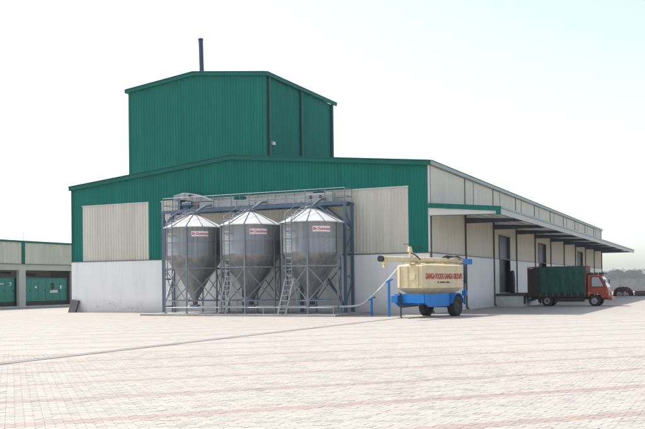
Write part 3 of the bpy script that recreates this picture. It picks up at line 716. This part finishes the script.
def wheel(parent, loc, rad, wid, rim=0.55, face=-1, mat_rim=None):
    t = MB(); pr = [(rad*rim, -wid*0.42), (rad*0.72, -wid*0.5), (rad*0.93, -wid*0.5), (rad, -wid*0.36), (rad, wid*0.36), (rad*0.93, wid*0.5), (rad*0.72, wid*0.5), (rad*rim, wid*0.42), (rad*rim, -wid*0.42)]
    t.lathe(pr, 32, axis='y')
    n = 28
    for i in range(n):      # tread blocks
        a = 2*math.pi*i/n
        for s_ in (-1, 1):
            ca, sa = math.cos(a + s_*0.04), math.sin(a + s_*0.04)
            p0 = Vector((rad*ca, s_*wid*0.04, rad*sa)); p1 = Vector((rad*math.cos(a+s_*0.04+0.08), s_*wid*0.46, rad*math.sin(a+s_*0.04+0.08)))
            t.bar(p0*1.0, p1*1.0, 0.035, 0.03, up=(ca, 0, sa))
    o = t.build('wheel', m_tread, parent); o.location = loc
    r = MB(); r.lathe([(rad*rim, -wid*0.40), (rad*rim*0.92, -wid*0.30), (rad*rim*0.75, -wid*0.16), (rad*0.22, -wid*0.20), (rad*0.18, -wid*0.38), (0.0, -wid*0.40)], 24, axis='y')
    r.lathe([(rad*rim, wid*0.40), (rad*rim*0.9, wid*0.2), (0.0, wid*0.2)], 24, axis='y')
    ro = r.build('rim', mat_rim or m_rim, o)
    q = MB()
    for i in range(6):
        a = 2*math.pi*i/6; q.cyl((rad*0.36*math.cos(a), -wid*0.25, rad*0.36*math.sin(a)), (rad*0.36*math.cos(a), -wid*0.16, rad*0.36*math.sin(a)), rad*0.035, n=6)
    q.build('wheel_nuts', m_leg, o)
    if face > 0: o.rotation_euler.z = math.pi
    return o
m_dimrim = paint('dusty_dark_rim', (0.05, 0.045, 0.042), 0.7, 0.1, 0.5)
wheel(tr, (0, -0.80, 0.50), 0.50, 0.36, mat_rim=m_dimrim); wheel(tr, (0, 0.80, 0.50), 0.50, 0.36, face=1, mat_rim=m_dimrim)
# unloading auger along the top
au = MB(); au.cyl((-5.5, 0.0, 2.74), (2.35, 0.0, 2.76), 0.135, n=18); auo = au.build('auger_tube', m_cream, tr)
for x in (-5.3, -3.6, -1.8, 0.0, 1.8): MB().cyl((x, 0, 2.74), (x+0.06, 0, 2.74), 0.152, n=18).build('flange', m_cream, auo)
MB().cyl((-5.62, 0, 2.74), (-5.44, 0, 2.74), 0.14, n=14).build('end_cap', m_black, auo)
MB().tube([(-5.2, 0, 2.64), (-5.2, 0, 2.5), (-5.28, 0, 2.34)], [0.13, 0.11, 0.09], 12).build('discharge_spout', m_cream, auo)
MB().box(2.36, 3.35, -0.14, 0.14, 2.60, 2.88).build('gear_housing', m_blue, auo, 0.02)
hb = MB(); hb.tube([(0.1, -0.1, 2.90), (0.5, -0.22, 2.97), (1.0, -0.1, 2.93), (1.5, -0.22, 2.99), (2.2, -0.05, 2.9)], 0.028, 7); hb.tube([(0.3, 0.05, 2.9), (0.9, 0.1, 3.02), (1.6, 0.0, 2.97), (2.5, 0.0, 2.9)], 0.022, 7)
hb.tube([(1.6, -0.2, 2.85), (1.3, -0.6, 2.75), (1.05, -0.84, 2.5), (1.05, -0.85, 1.6)], 0.03, 8); hb.box(0.6, 0.85, -0.14, 0.1, 2.88, 3.0); hb.build('hoses', m_black, auo)
pv = MB(); pv.cyl((-2.95, 0.0, 2.5), (-2.95, 0.0, 3.12), 0.055, n=12); pv.cyl((-2.95, 0, 3.12), (-2.95, 0, 3.36), 0.12, 0.08, n=14); pv.bar((-2.95, 0, 2.9), (-2.45, 0, 2.8), 0.06, 0.08); pv.bar((-2.9, 0, 3.15), (-2.2, 0, 2.86), 0.04, 0.06)
pv.build('slew_mast', m_cream, tr)
hv = MB(); hv.tube([(-2.95, 0, 3.38), (-3.25, -0.1, 3.47), (-3.6, -0.05, 3.45)], 0.014, 6); hv.tube([(-2.95, 0, 3.3), (-2.6, -0.1, 3.36), (-2.2, -0.2, 3.3), (-2.1, -0.3, 3.25)], 0.025, 6); hv.tube([(-2.95, 0.02, 3.1), (-2.75, -0.2, 2.95), (-2.5, -0.3, 2.75)], 0.03, 6)
hv.build('control_hoses', m_black, tr)
for x in (-2.4, 0.5): MB().prism([(-0.32, 2.5), (0.32, 2.5), (0.12, 2.70), (-0.12, 2.70)], x-0.04, x+0.04, 'x').build('auger_saddle', m_cream, tr)
rp = MB(); rp.box(1.12, 1.20, -0.80, -0.72, 0.55, 2.6); rp.box(1.12, 1.20, 0.72, 0.80, 0.55, 2.6)
for z in (0.7, 1.05, 1.4, 1.75, 2.1, 2.45): rp.box(1.14, 1.18, -0.72, 0.72, z-0.015, z+0.015)
rp.build('rear_ladder', m_bluesteel, tr)
MB().box(1.06, 1.26, -0.88, -0.66, 0.98, 1.24).box(1.06, 1.26, 0.66, 0.88, 0.98, 1.24).build('tail_lamp_box', m_blue, tr, 0.015)

# ------------------------------------------------------------------ truck at the dock
TY = 15.1
tk = empty('lorry', (4.9, TY + 0.95, 0)); tag(tk, 'orange-cab cargo lorry with green tarpaulin sides backed up to the dock', 'lorry')
def T(x): return x - 4.9 - 0.17
cb_w = 0.93
prof = [(T(6.08), 0.62), (T(6.08), 1.98), (T(6.16), 2.06), (T(6.86), 2.06), (T(6.97), 1.99), (T(7.34), 1.22), (T(7.42), 0.98), (T(7.42), 0.52), (T(6.98), 0.52), (T(6.92), 0.70), (T(6.74), 0.82), (T(6.36), 0.82), (T(6.18), 0.62)]
cab = MB().prism(prof, -cb_w, cb_w).build('cab', m_cab, tk, 0.04)
for sgn in (-1, 1):
    y = sgn*(cb_w+0.004)
    dw = MB(); dw.prism([(T(6.36), 1.30), (T(6.36), 1.86), (T(6.44), 1.92), (T(6.80), 1.92), (T(7.12), 1.30)], y-0.012, y+0.012); wo_ = dw.build('side_window', m_cabglass, cab)
    MB().prism([(T(6.31), 1.26), (T(6.31), 1.90), (T(6.42), 1.965), (T(6.83), 1.965), (T(7.19), 1.26)], y-0.006, y+0.006).build('window_surround', m_black, cab)
    MB().prism([(T(6.27), 0.88), (T(6.27), 1.24), (T(7.20), 1.24), (T(7.30), 1.06), (T(7.30), 0.80), (T(7.02), 0.80), (T(6.95), 0.88)], y-0.014, y+0.004).build('door_panel', m_cab, cab)
    MB().box(T(6.34), T(6.46), y-0.03, y+0.03, 1.16, 1.19).build('door_handle', m_black, cab)
    MB().prism([(T(6.12), 0.84), (T(6.12), 0.90), (T(7.38), 0.98), (T(7.40), 0.92)], y-0.012, y+0.010).build('stripe', m_yellow, cab)
    mi = MB(); mi.bar((T(7.1), sgn*cb_w, 1.72), (T(7.22), sgn*(cb_w+0.2), 1.75), 0.025, 0.025); mi.box(T(7.2), T(7.26), sgn*(cb_w+0.2)-0.07, sgn*(cb_w+0.2)+0.07, 1.48, 1.76); mi.build('mirror', m_black, cab)
    MB().cyl((T(7.40), sgn*0.68, 0.78), (T(7.45), sgn*0.68, 0.78), 0.11, n=16).build('headlamp', m_chrome, cab)
ws = MB(); ws.add([(T(7.34), -0.82, 1.25), (T(7.34), 0.82, 1.25), (T(7.01), 0.80, 1.94), (T(7.01), -0.80, 1.94), (T(7.32), -0.82, 1.24), (T(7.32), 0.82, 1.24), (T(6.98), 0.80, 1.93), (T(6.98), -0.80, 1.93)], [(0,1,2,3), (7,6,5,4), (0,4,5,1), (1,5,6,2), (2,6,7,3), (3,7,4,0)])
ws.build('windscreen', paint('pale_windscreen', (0.34, 0.36, 0.36), 0.12, 0.03, 0.0), cab)  # opaque pane, brightness seen through it put into the pale colour
MB().box(T(7.36), T(7.62), -0.95, 0.95, 0.40, 0.62).build('bumper', m_cab, tk, 0.03)
MB().box(T(7.425), T(7.45), -0.5, 0.5, 0.66, 0.86).build('grille', m_black, cab)
rk = MB(); rk.box(T(6.12), T(6.98), -0.80, 0.80, 2.10, 2.15)
for x in (6.2, 6.5, 6.8): rk.box(T(x), T(x+0.05), -0.8, 0.8, 2.06, 2.24)
rk.box(T(6.9), T(7.14), -0.85, 0.85, 2.12, 2.20); rk.build('roof_carrier', m_black, cab)
# cargo body
BX0, BX1 = 2.16, 6.02
bd = MB(); bd.box(T(BX0), T(BX1), -0.98, 0.98, 0.62, 0.76); bd.box(T(BX0), T(BX0+0.05), -0.98, 0.98, 0.76, 2.55); bd.box(T(BX0+0.05), T(BX1-0.06), -0.955, -0.93, 0.76, 2.5); bd.box(T(BX0+0.05), T(BX1-0.06), 0.93, 0.955, 0.76, 2.5)
bdo = bd.build('cargo_body', m_wood, tk)
hbm = MB()
for k in range(10): MB().box(T(BX1-0.06), T(BX1), -0.99, 0.99, 0.78+k*0.192, 0.78+k*0.192+0.18).build('head_board', m_rust, bdo)
for k in range(7):
    x = BX0 + 0.02 + k*(BX1-BX0-0.12)/6
    for y in (-0.985, 0.955): MB().box(T(x), T(x+0.07), y, y+0.03, 0.78, 2.56).build('body_post', m_rust if k in (0, 6) else m_wood, bdo)
for k in range(9):
    z = 0.8 + k*0.195; MB().box(T(BX0+0.1), T(BX0+1.0), -0.975, -0.957, z, z+0.175).build('side_board', m_wood, bdo)
for y in (-0.97, 0.94): MB().box(T(BX0), T(BX1), y, y+0.04, 2.56, 2.62).build('top_rail', m_rust, bdo)
# tarpaulin: a wrinkled sheet hung over the near side, top and far side
def hang(sgn):
    n, m = 56, 18; rnd = random.Random(5+sgn); vs = []
    ph = [rnd.uniform(0, 6.28) for _ in range(6)]
    for j in range(m+1):
        fz = j/m
        for i in range(n+1):
            fx = i/n; x = BX0 + 0.82 + fx*(BX1 - BX0 - 0.92); z = 2.665 - fz*(1.86 + 0.035*math.sin(fx*21+ph[0]) + 0.03*math.sin(fx*47+ph[1]))
            rope = 0.022*abs(math.sin(fx*math.pi*7))
            d = 1.015 + rope*min(1, fz*4) + 0.012*math.sin(fx*60 + fz*3 + ph[2])*fz + 0.014*math.sin(fx*33 - fz*5 + ph[3]) - 0.05*max(0, 0.12-fz)/0.12
            vs.append((T(x), sgn*d, z))
    b = MB(); b.add(vs, [(j*(n+1)+i, j*(n+1)+i+1, (j+1)*(n+1)+i+1, (j+1)*(n+1)+i) for j in range(m) for i in range(n)], True)
    o = b.build('tarpaulin', m_tarp, tk); s = o.modifiers.new('thick', 'SOLIDIFY'); s.thickness = 0.008
    return o
to = hang(-1); hang(1)
n, m = 40, 12; vs = []
rnd = random.Random(9)
for j in range(m+1):
    for i in range(n+1):
        fx, fy = i/n, j/m; vs.append((T(BX0 - 0.05 + fx*(BX1-BX0+0.06)), -0.975 + fy*1.95, 2.66 + 0.03*math.sin(math.pi*fy) - 0.03*abs(math.sin(fx*math.pi*6))*math.sin(math.pi*fy) + rnd.uniform(-0.012, 0.012)))
b = MB(); b.add(vs, [(j*(n+1)+i, j*(n+1)+i+1, (j+1)*(n+1)+i+1, (j+1)*(n+1)+i) for j in range(m) for i in range(n)], True)
o = b.build('roof_tarpaulin', m_wood, tk); s = o.modifiers.new('thick', 'SOLIDIFY'); s.thickness = 0.01
for k in range(8):
    x = BX0 + 0.84 + k*(BX1-BX0-0.95)/7; MB().tube([(T(x), -1.045, 0.86), (T(x)+0.01, -1.02, 0.74), (T(x), -0.98, 0.66)], 0.012, 5).build('tie_rope', m_sack, tk)
chs = MB(); chs.box(T(BX0+0.1), T(7.3), -0.42, -0.32, 0.44, 0.62); chs.box(T(BX0+0.1), T(7.3), 0.32, 0.42, 0.44, 0.62); chs.box(T(3.38), T(3.52), -0.9, 0.9, 0.30, 0.42); chs.box(T(6.45), T(6.58), -0.85, 0.85, 0.30, 0.42)
chs.box(T(2.2), T(2.35), -0.8, 0.8, 0.32, 0.44); chs.build('chassis', m_black, tk)
MB().cyl((T(4.5), -0.62, 0.46), (T(5.3), -0.62, 0.46), 0.17, n=16).build('fuel_tank', m_black, tk)
MB().box(T(4.05), T(5.9), -0.94, -0.90, 0.30, 0.55).build('side_guard', m_black, tk)
MB().box(T(2.95), T(2.98), -0.92, -0.5, 0.18, 0.6).box(T(3.95), T(3.98), -0.92, -0.5, 0.18, 0.6).build('mud_flap', m_dark, tk)
for x in (3.45, 6.53):
    for y, fc in ((-0.78, -1), (0.78, 1)): wheel(tk, (T(x), y, 0.36), 0.36, 0.24, 0.58, fc)

# unclear dark shape on the dock by the first door, built as an upright form
b = MB(); b.lathe([(0.0, 0), (0.34, 0.0), (0.38, 0.1), (0.40, 0.6), (0.37, 1.15), (0.31, 1.45), (0.18, 1.6), (0.0, 1.62)], 16)
o = b.build('upright_dark_shape', m_navy); o.location = (0.30, 18.05, 0.87); o.scale = (0.5, 0.6, 1)
tag(o, 'dark upright shape standing on the dock beside the first doorway', 'bundle')

# ------------------------------------------------------------------ generator shed on the left
SX = -38.0
sh = empty('generator_shed', (SX, 9.6, 0)); tag(sh, 'low open-fronted shed with beige fascia and green trim on the left', 'shed')
def S(y): return y - 9.6
PYS = [-9.2, -2.9, 3.30, 9.60, 15.90, 22.2]
for y in PYS: MB().box(-0.30, 0.0, S(y)-0.36, S(y)+0.36, 0, 3.56).build('pillar', m_pillar, sh)
for i in range(len(PYS)-1):
    a, c = S(PYS[i])+0.362, S(PYS[i+1])-0.362
    MB().box(-0.28, -0.02, a, c, 3.08, 3.56).build('lintel', m_pillar, sh)
    MB().box(-0.28, -0.03, a, c, 0, 0.14).build('sill', m_pillar, sh)
    n = 3
    for q in range(n):
        s0 = S(PYS[i]) + 0.12 + q*(6.3-0.12)/n
        sheet(sh, (0.03 + 0.003*q, 0, 0), (0,1,0), (1,0,0), s0, s0 + (6.3-0.14)/n, 3.60, 5.34, m_beige, 'fascia_sheet', 0.22)
for y in PYS: MB().box(0.0, 0.09, S(y)-0.12, S(y)+0.22, 3.58, 5.36).build('green_trim', m_greentrim, sh)
MB().box(-0.5, 0.10, S(-9.6), S(22.6), 3.562, 3.60).build('drip_flashing', m_pipe, sh)
MB().box(-0.1, 0.14, S(-9.6), S(22.6), 5.345, 5.50).build('eave_flashing', m_greentrim, sh)
MB().add([(0.12, S(-9.6), 5.51), (0.12, S(22.6), 5.51), (-9, S(22.6), 6.1), (-9, S(-9.6), 6.1)], [(0,1,2,3)]).build('roof', m_roof, sh)
MB().box(-9, -8.8, S(-9.6), S(22.6), 0, 5.6).build('back_wall', m_pillar, sh)
MB().box(-8.8, -0.5, S(-9.6), S(-9.4), 0, 5.4).build('end_wall', m_pillar, sh); MB().box(-8.8, -0.5, S(22.4), S(22.6), 0, 5.4).build('end_wall', m_pillar, sh)
MB().box(-8.79, -0.42, S(-9.39), S(22.39), 3.57, 3.75).build('ceiling', m_void, sh)
MB().cyl((-0.3, S(10.05), 5.5), (-0.3, S(10.05), 6.3), 0.02, n=6).build('roof_rod', m_leg, sh)
pi = MB(); pi.cyl((-0.9, S(4.1), 2.95), (-0.9, S(9.2), 2.85), 0.07, n=10); pi.cyl((-1.2, S(7.9), 2.2), (-1.2, S(7.9), 3.4), 0.1, n=10); pi.cyl((-1.0, S(10.1), 2.85), (-1.0, S(12.0), 2.7), 0.12, n=10)
pi.build('exhaust_pipe', m_black, sh)
def genset(y0, y1, label, marks):
    g = empty('generator', (SX - 0.42, (y0+y1)/2, 0.02)); tag(g, label, 'generator', 'green generators in the shed')
    h = (y1-y0)/2
    MB().box(-2.0, 0.0, -h, h, 0.46, 2.38).build('enclosure', m_genset, g, 0.03)
    MB().box(-1.95, 0.03, -h, h, 0.0, 0.45).build('skid', m_black, g)
    n = max(3, round((y1-y0)/0.95))
    for i in range(n):
        a, c = -h + 0.05 + i*(2*h-0.1)/n, -h + 0.05 + (i+1)*(2*h-0.1)/n
        d = MB().box(-0.002, 0.022, a+0.025, c-0.025, 0.56, 2.24).build('door_panel', m_genset, g, 0.008)
        MB().box(0.02, 0.045, c-0.14, c-0.08, 1.3, 1.46).build('handle', m_genseam, d)
    for (kind, yy, zz, wy, wz) in marks:
        MB().box(0.024, 0.036, yy-wy/2, yy+wy/2, zz-wz/2, zz+wz/2).build({'w': 'label_plate', 'b': 'grille'}[kind], m_plate if kind == 'w' else m_black, g)
    MB().box(-2.0, 0.04, -h-0.01, h+0.01, 2.382, 2.44).build('roof_edge', m_genset, g)
    return g
genset(4.2, 9.15, 'green generator left of the shed pillar, cut by the edge of the photo', [('w', 1.0, 1.95, 0.55, 0.07), ('w', 1.95, 1.95, 0.26, 0.22), ('w', 1.9, 1.88, 0.14, 0.24)])
genset(10.02, 15.3, 'green generator right of the shed pillar with a white label plate and grille', [('b', 0.85, 1.75, 0.42, 0.5), ('w', 1.0, 1.28, 0.9, 0.22), ('w', -1.15, 1.66, 0.2, 0.16), ('w', 1.85, 1.65, 0.18, 0.3)])

# ------------------------------------------------------------------ far things on the right
rnd = random.Random(11)
def heap(loc, rx, ry, h, mat, seed, nm):
    rn = random.Random(seed); n, m = 40, 14; vs = []
    for j in range(m+1):
        f = j/m
        for i in range(n):
            a = 2*math.pi*i/n; k = 1 + 0.07*math.sin(3*a+seed) + 0.05*math.sin(7*a+2*seed) + rn.uniform(-0.03, 0.03)
            r = math.cos(f*math.pi/2)**0.55; z = h*math.sin(f*math.pi/2)**0.8*(1 + 0.05*math.sin(5*a))
            vs.append((rx*r*k*math.cos(a), ry*r*k*math.sin(a), z + rn.uniform(-0.02, 0.02)))
    b = MB(); b.add(vs, [(j*n+i, j*n+(i+1) % n, (j+1)*n+(i+1) % n, (j+1)*n+i) for j in range(m) for i in range(n)], True)
    o = b.build(nm, mat); o.location = loc; return o
o = heap((3.75, 57.2, -0.012), 1.05, 0.75, 0.98, m_redtarp, 2, 'covered_heap'); tag(o, 'maroon tarpaulin heap on the yard beyond the lorry cab', 'heap')
for k, (x, y, rz, lb) in enumerate(((3.30, 56.36, 0.5, 'leftmost of the white sacks at the foot of the maroon heap'), (3.62, 56.30, -0.3, 'second white sack from the left at the foot of the maroon heap'), (3.98, 56.28, 0.2, 'third white sack from the left at the foot of the maroon heap'), (4.32, 56.35, -0.1, 'rightmost of the white sacks at the foot of the maroon heap'))):
    b = MB(); n, m = 14, 8; vs = []
    for j in range(m+1):
        a = -math.pi/2 + math.pi*j/m
        for i in range(n):
            t = 2*math.pi*i/n; cx, cy = math.copysign(abs(math.cos(t))**0.6, math.cos(t)), math.copysign(abs(math.sin(t))**0.6, math.sin(t)); r = math.cos(a)**0.6
            vs.append((0.22*r*cx + rnd.uniform(-0.01, 0.01), 0.13*r*cy, 0.26 + 0.26*math.copysign(abs(math.sin(a))**0.7, math.sin(a))))
    b.add(vs, [(j*n+i, j*n+(i+1) % n, (j+1)*n+(i+1) % n, (j+1)*n+i) for j in range(m) for i in range(n)], True)
    o = b.build('sack', m_sack); o.location = (x, y, -0.02); o.rotation_euler = (0, (0.2, -0.15, 0.1, -0.3)[k], rz); o.scale = ((0.8, 0.95, 0.75, 0.8)[k], 1, (0.95, 0.8, 1.0, 0.75)[k]); tag(o, lb, 'sack', 'white sacks by the heap')
bs = empty('board_stack', (7.2, 56.9, -0.012)); tag(bs, 'long low stack of brown boards at the right edge of the yard', 'board stack')
for k in range(5):
    for q in range(3): MB().box(-2.2+rnd.uniform(-0.08,0.08), 2.2+rnd.uniform(-0.08,0.08), -0.5+q*0.34, -0.5+q*0.34+0.32, k*0.115, k*0.115+0.10).build('board', m_brownpile, bs)
bw = MB(); bw.box(-70, 130, 0, 0.25, 0, 2.1)
for k in range(51): bw.box(-70+k*4-0.18, -70+k*4+0.18, -0.06, 0.31, 0, 2.22)
bw.box(-70, 130, -0.05, 0.30, 2.102, 2.18)
o = bw.build('boundary_wall', m_bwall); o.location = (0, 106, -0.05); tag(o, 'long grey boundary wall across the far side of the yard', 'wall')
def make_tree(seed, mat):
    rn = random.Random(seed); t = empty('tree')
    tr_ = MB(); h = 1.7; tr_.tube([(0,0,-0.1), (0.05,0.02,h*0.5), (0.0,0.08,h)], [0.16, 0.13, 0.09], 8)
    tips = []
    for k in range(7):
        a = 2*math.pi*k/7 + rn.uniform(-0.3, 0.3); l = rn.uniform(0.9, 1.5); e = Vector((math.cos(a)*l*0.8, math.sin(a)*l*0.8, h + l*rn.uniform(0.6, 1.2)))
        tr_.tube([(0, 0.05, h*rn.uniform(0.7, 1)), e*0.6 + Vector((0,0,h*0.3)), e], [0.06, 0.045, 0.02], 6); tips.append(e)
    tr_.build('trunk', m_trunk, t)
    cl = [p + Vector((rn.gauss(0, 0.25), rn.gauss(0, 0.25), rn.gauss(0.2, 0.3))) for p in tips for _ in range(2)] + [Vector((rn.gauss(0, 0.4), rn.gauss(0, 0.4), rn.uniform(2.2, 3.6))) for _ in range(8)]
    cl += [Vector((rn.gauss(0, 0.9), rn.gauss(0, 0.9), rn.uniform(0.8, 2.5))) for _ in range(22)]
    b = MB()
    for c in cl:
        r = rn.uniform(0.35, 0.62)
        for _ in range(55):
            d = Vector((rn.gauss(0,1), rn.gauss(0,1), rn.gauss(0,1))).normalized()*r*rn.random()**0.4; p = c + d
            u = Vector((rn.gauss(0,1), rn.gauss(0,1), rn.gauss(0,1))).normalized(); v = u.cross(Vector((rn.gauss(0,1), rn.gauss(0,1), rn.gauss(0,1)))).normalized(); s = rn.uniform(0.07, 0.15)
            b.add([p - u*s, p + v*s*0.6, p + u*s, p - v*s*0.6], [(0,1,2,3)])
    b.build('crown', mat, t)
    return t
protos = [make_tree(21+k, m_leaf[k]) for k in range(3)]
cnt = 0
for k in range(46):
    x = -168 + k*3.1 + rnd.uniform(-1.4, 1.4); y = 985 + rnd.uniform(-45, 60)
    t = protos[k % 3] if k < 3 else copy_tree(protos[k % 3])
    s = rnd.uniform(2.5, 4.3); t.location = (x, y, -0.05); t.scale = (s*1.1, s*1.1, s); t.rotation_euler.z = rnd.uniform(0, 6.28)
    tag(t, 'hazy grey-green tree in the tree line beyond the boundary wall', 'tree', 'far tree line')

# ------------------------------------------------------------------ haze
hz = MB().box(-901, 901, -901, 1401, -1.05, 24).build('haze', None); hz['kind'] = 'stuff'
hm = bpy.data.materials.new('haze_air'); hm.use_nodes = True; t = hm.node_tree; t.nodes.clear()
ho = t.nodes.new('ShaderNodeOutputMaterial'); pv_ = t.nodes.new('ShaderNodeVolumePrincipled')
pv_.inputs['Color'].default_value = (0.92, 0.95, 1.0, 1); pv_.inputs['Density'].default_value = 0.00026; pv_.inputs['Anisotropy'].default_value = 0.3
t.links.new(pv_.outputs[0], ho.inputs['Volume']); hz.data.materials.append(hm)
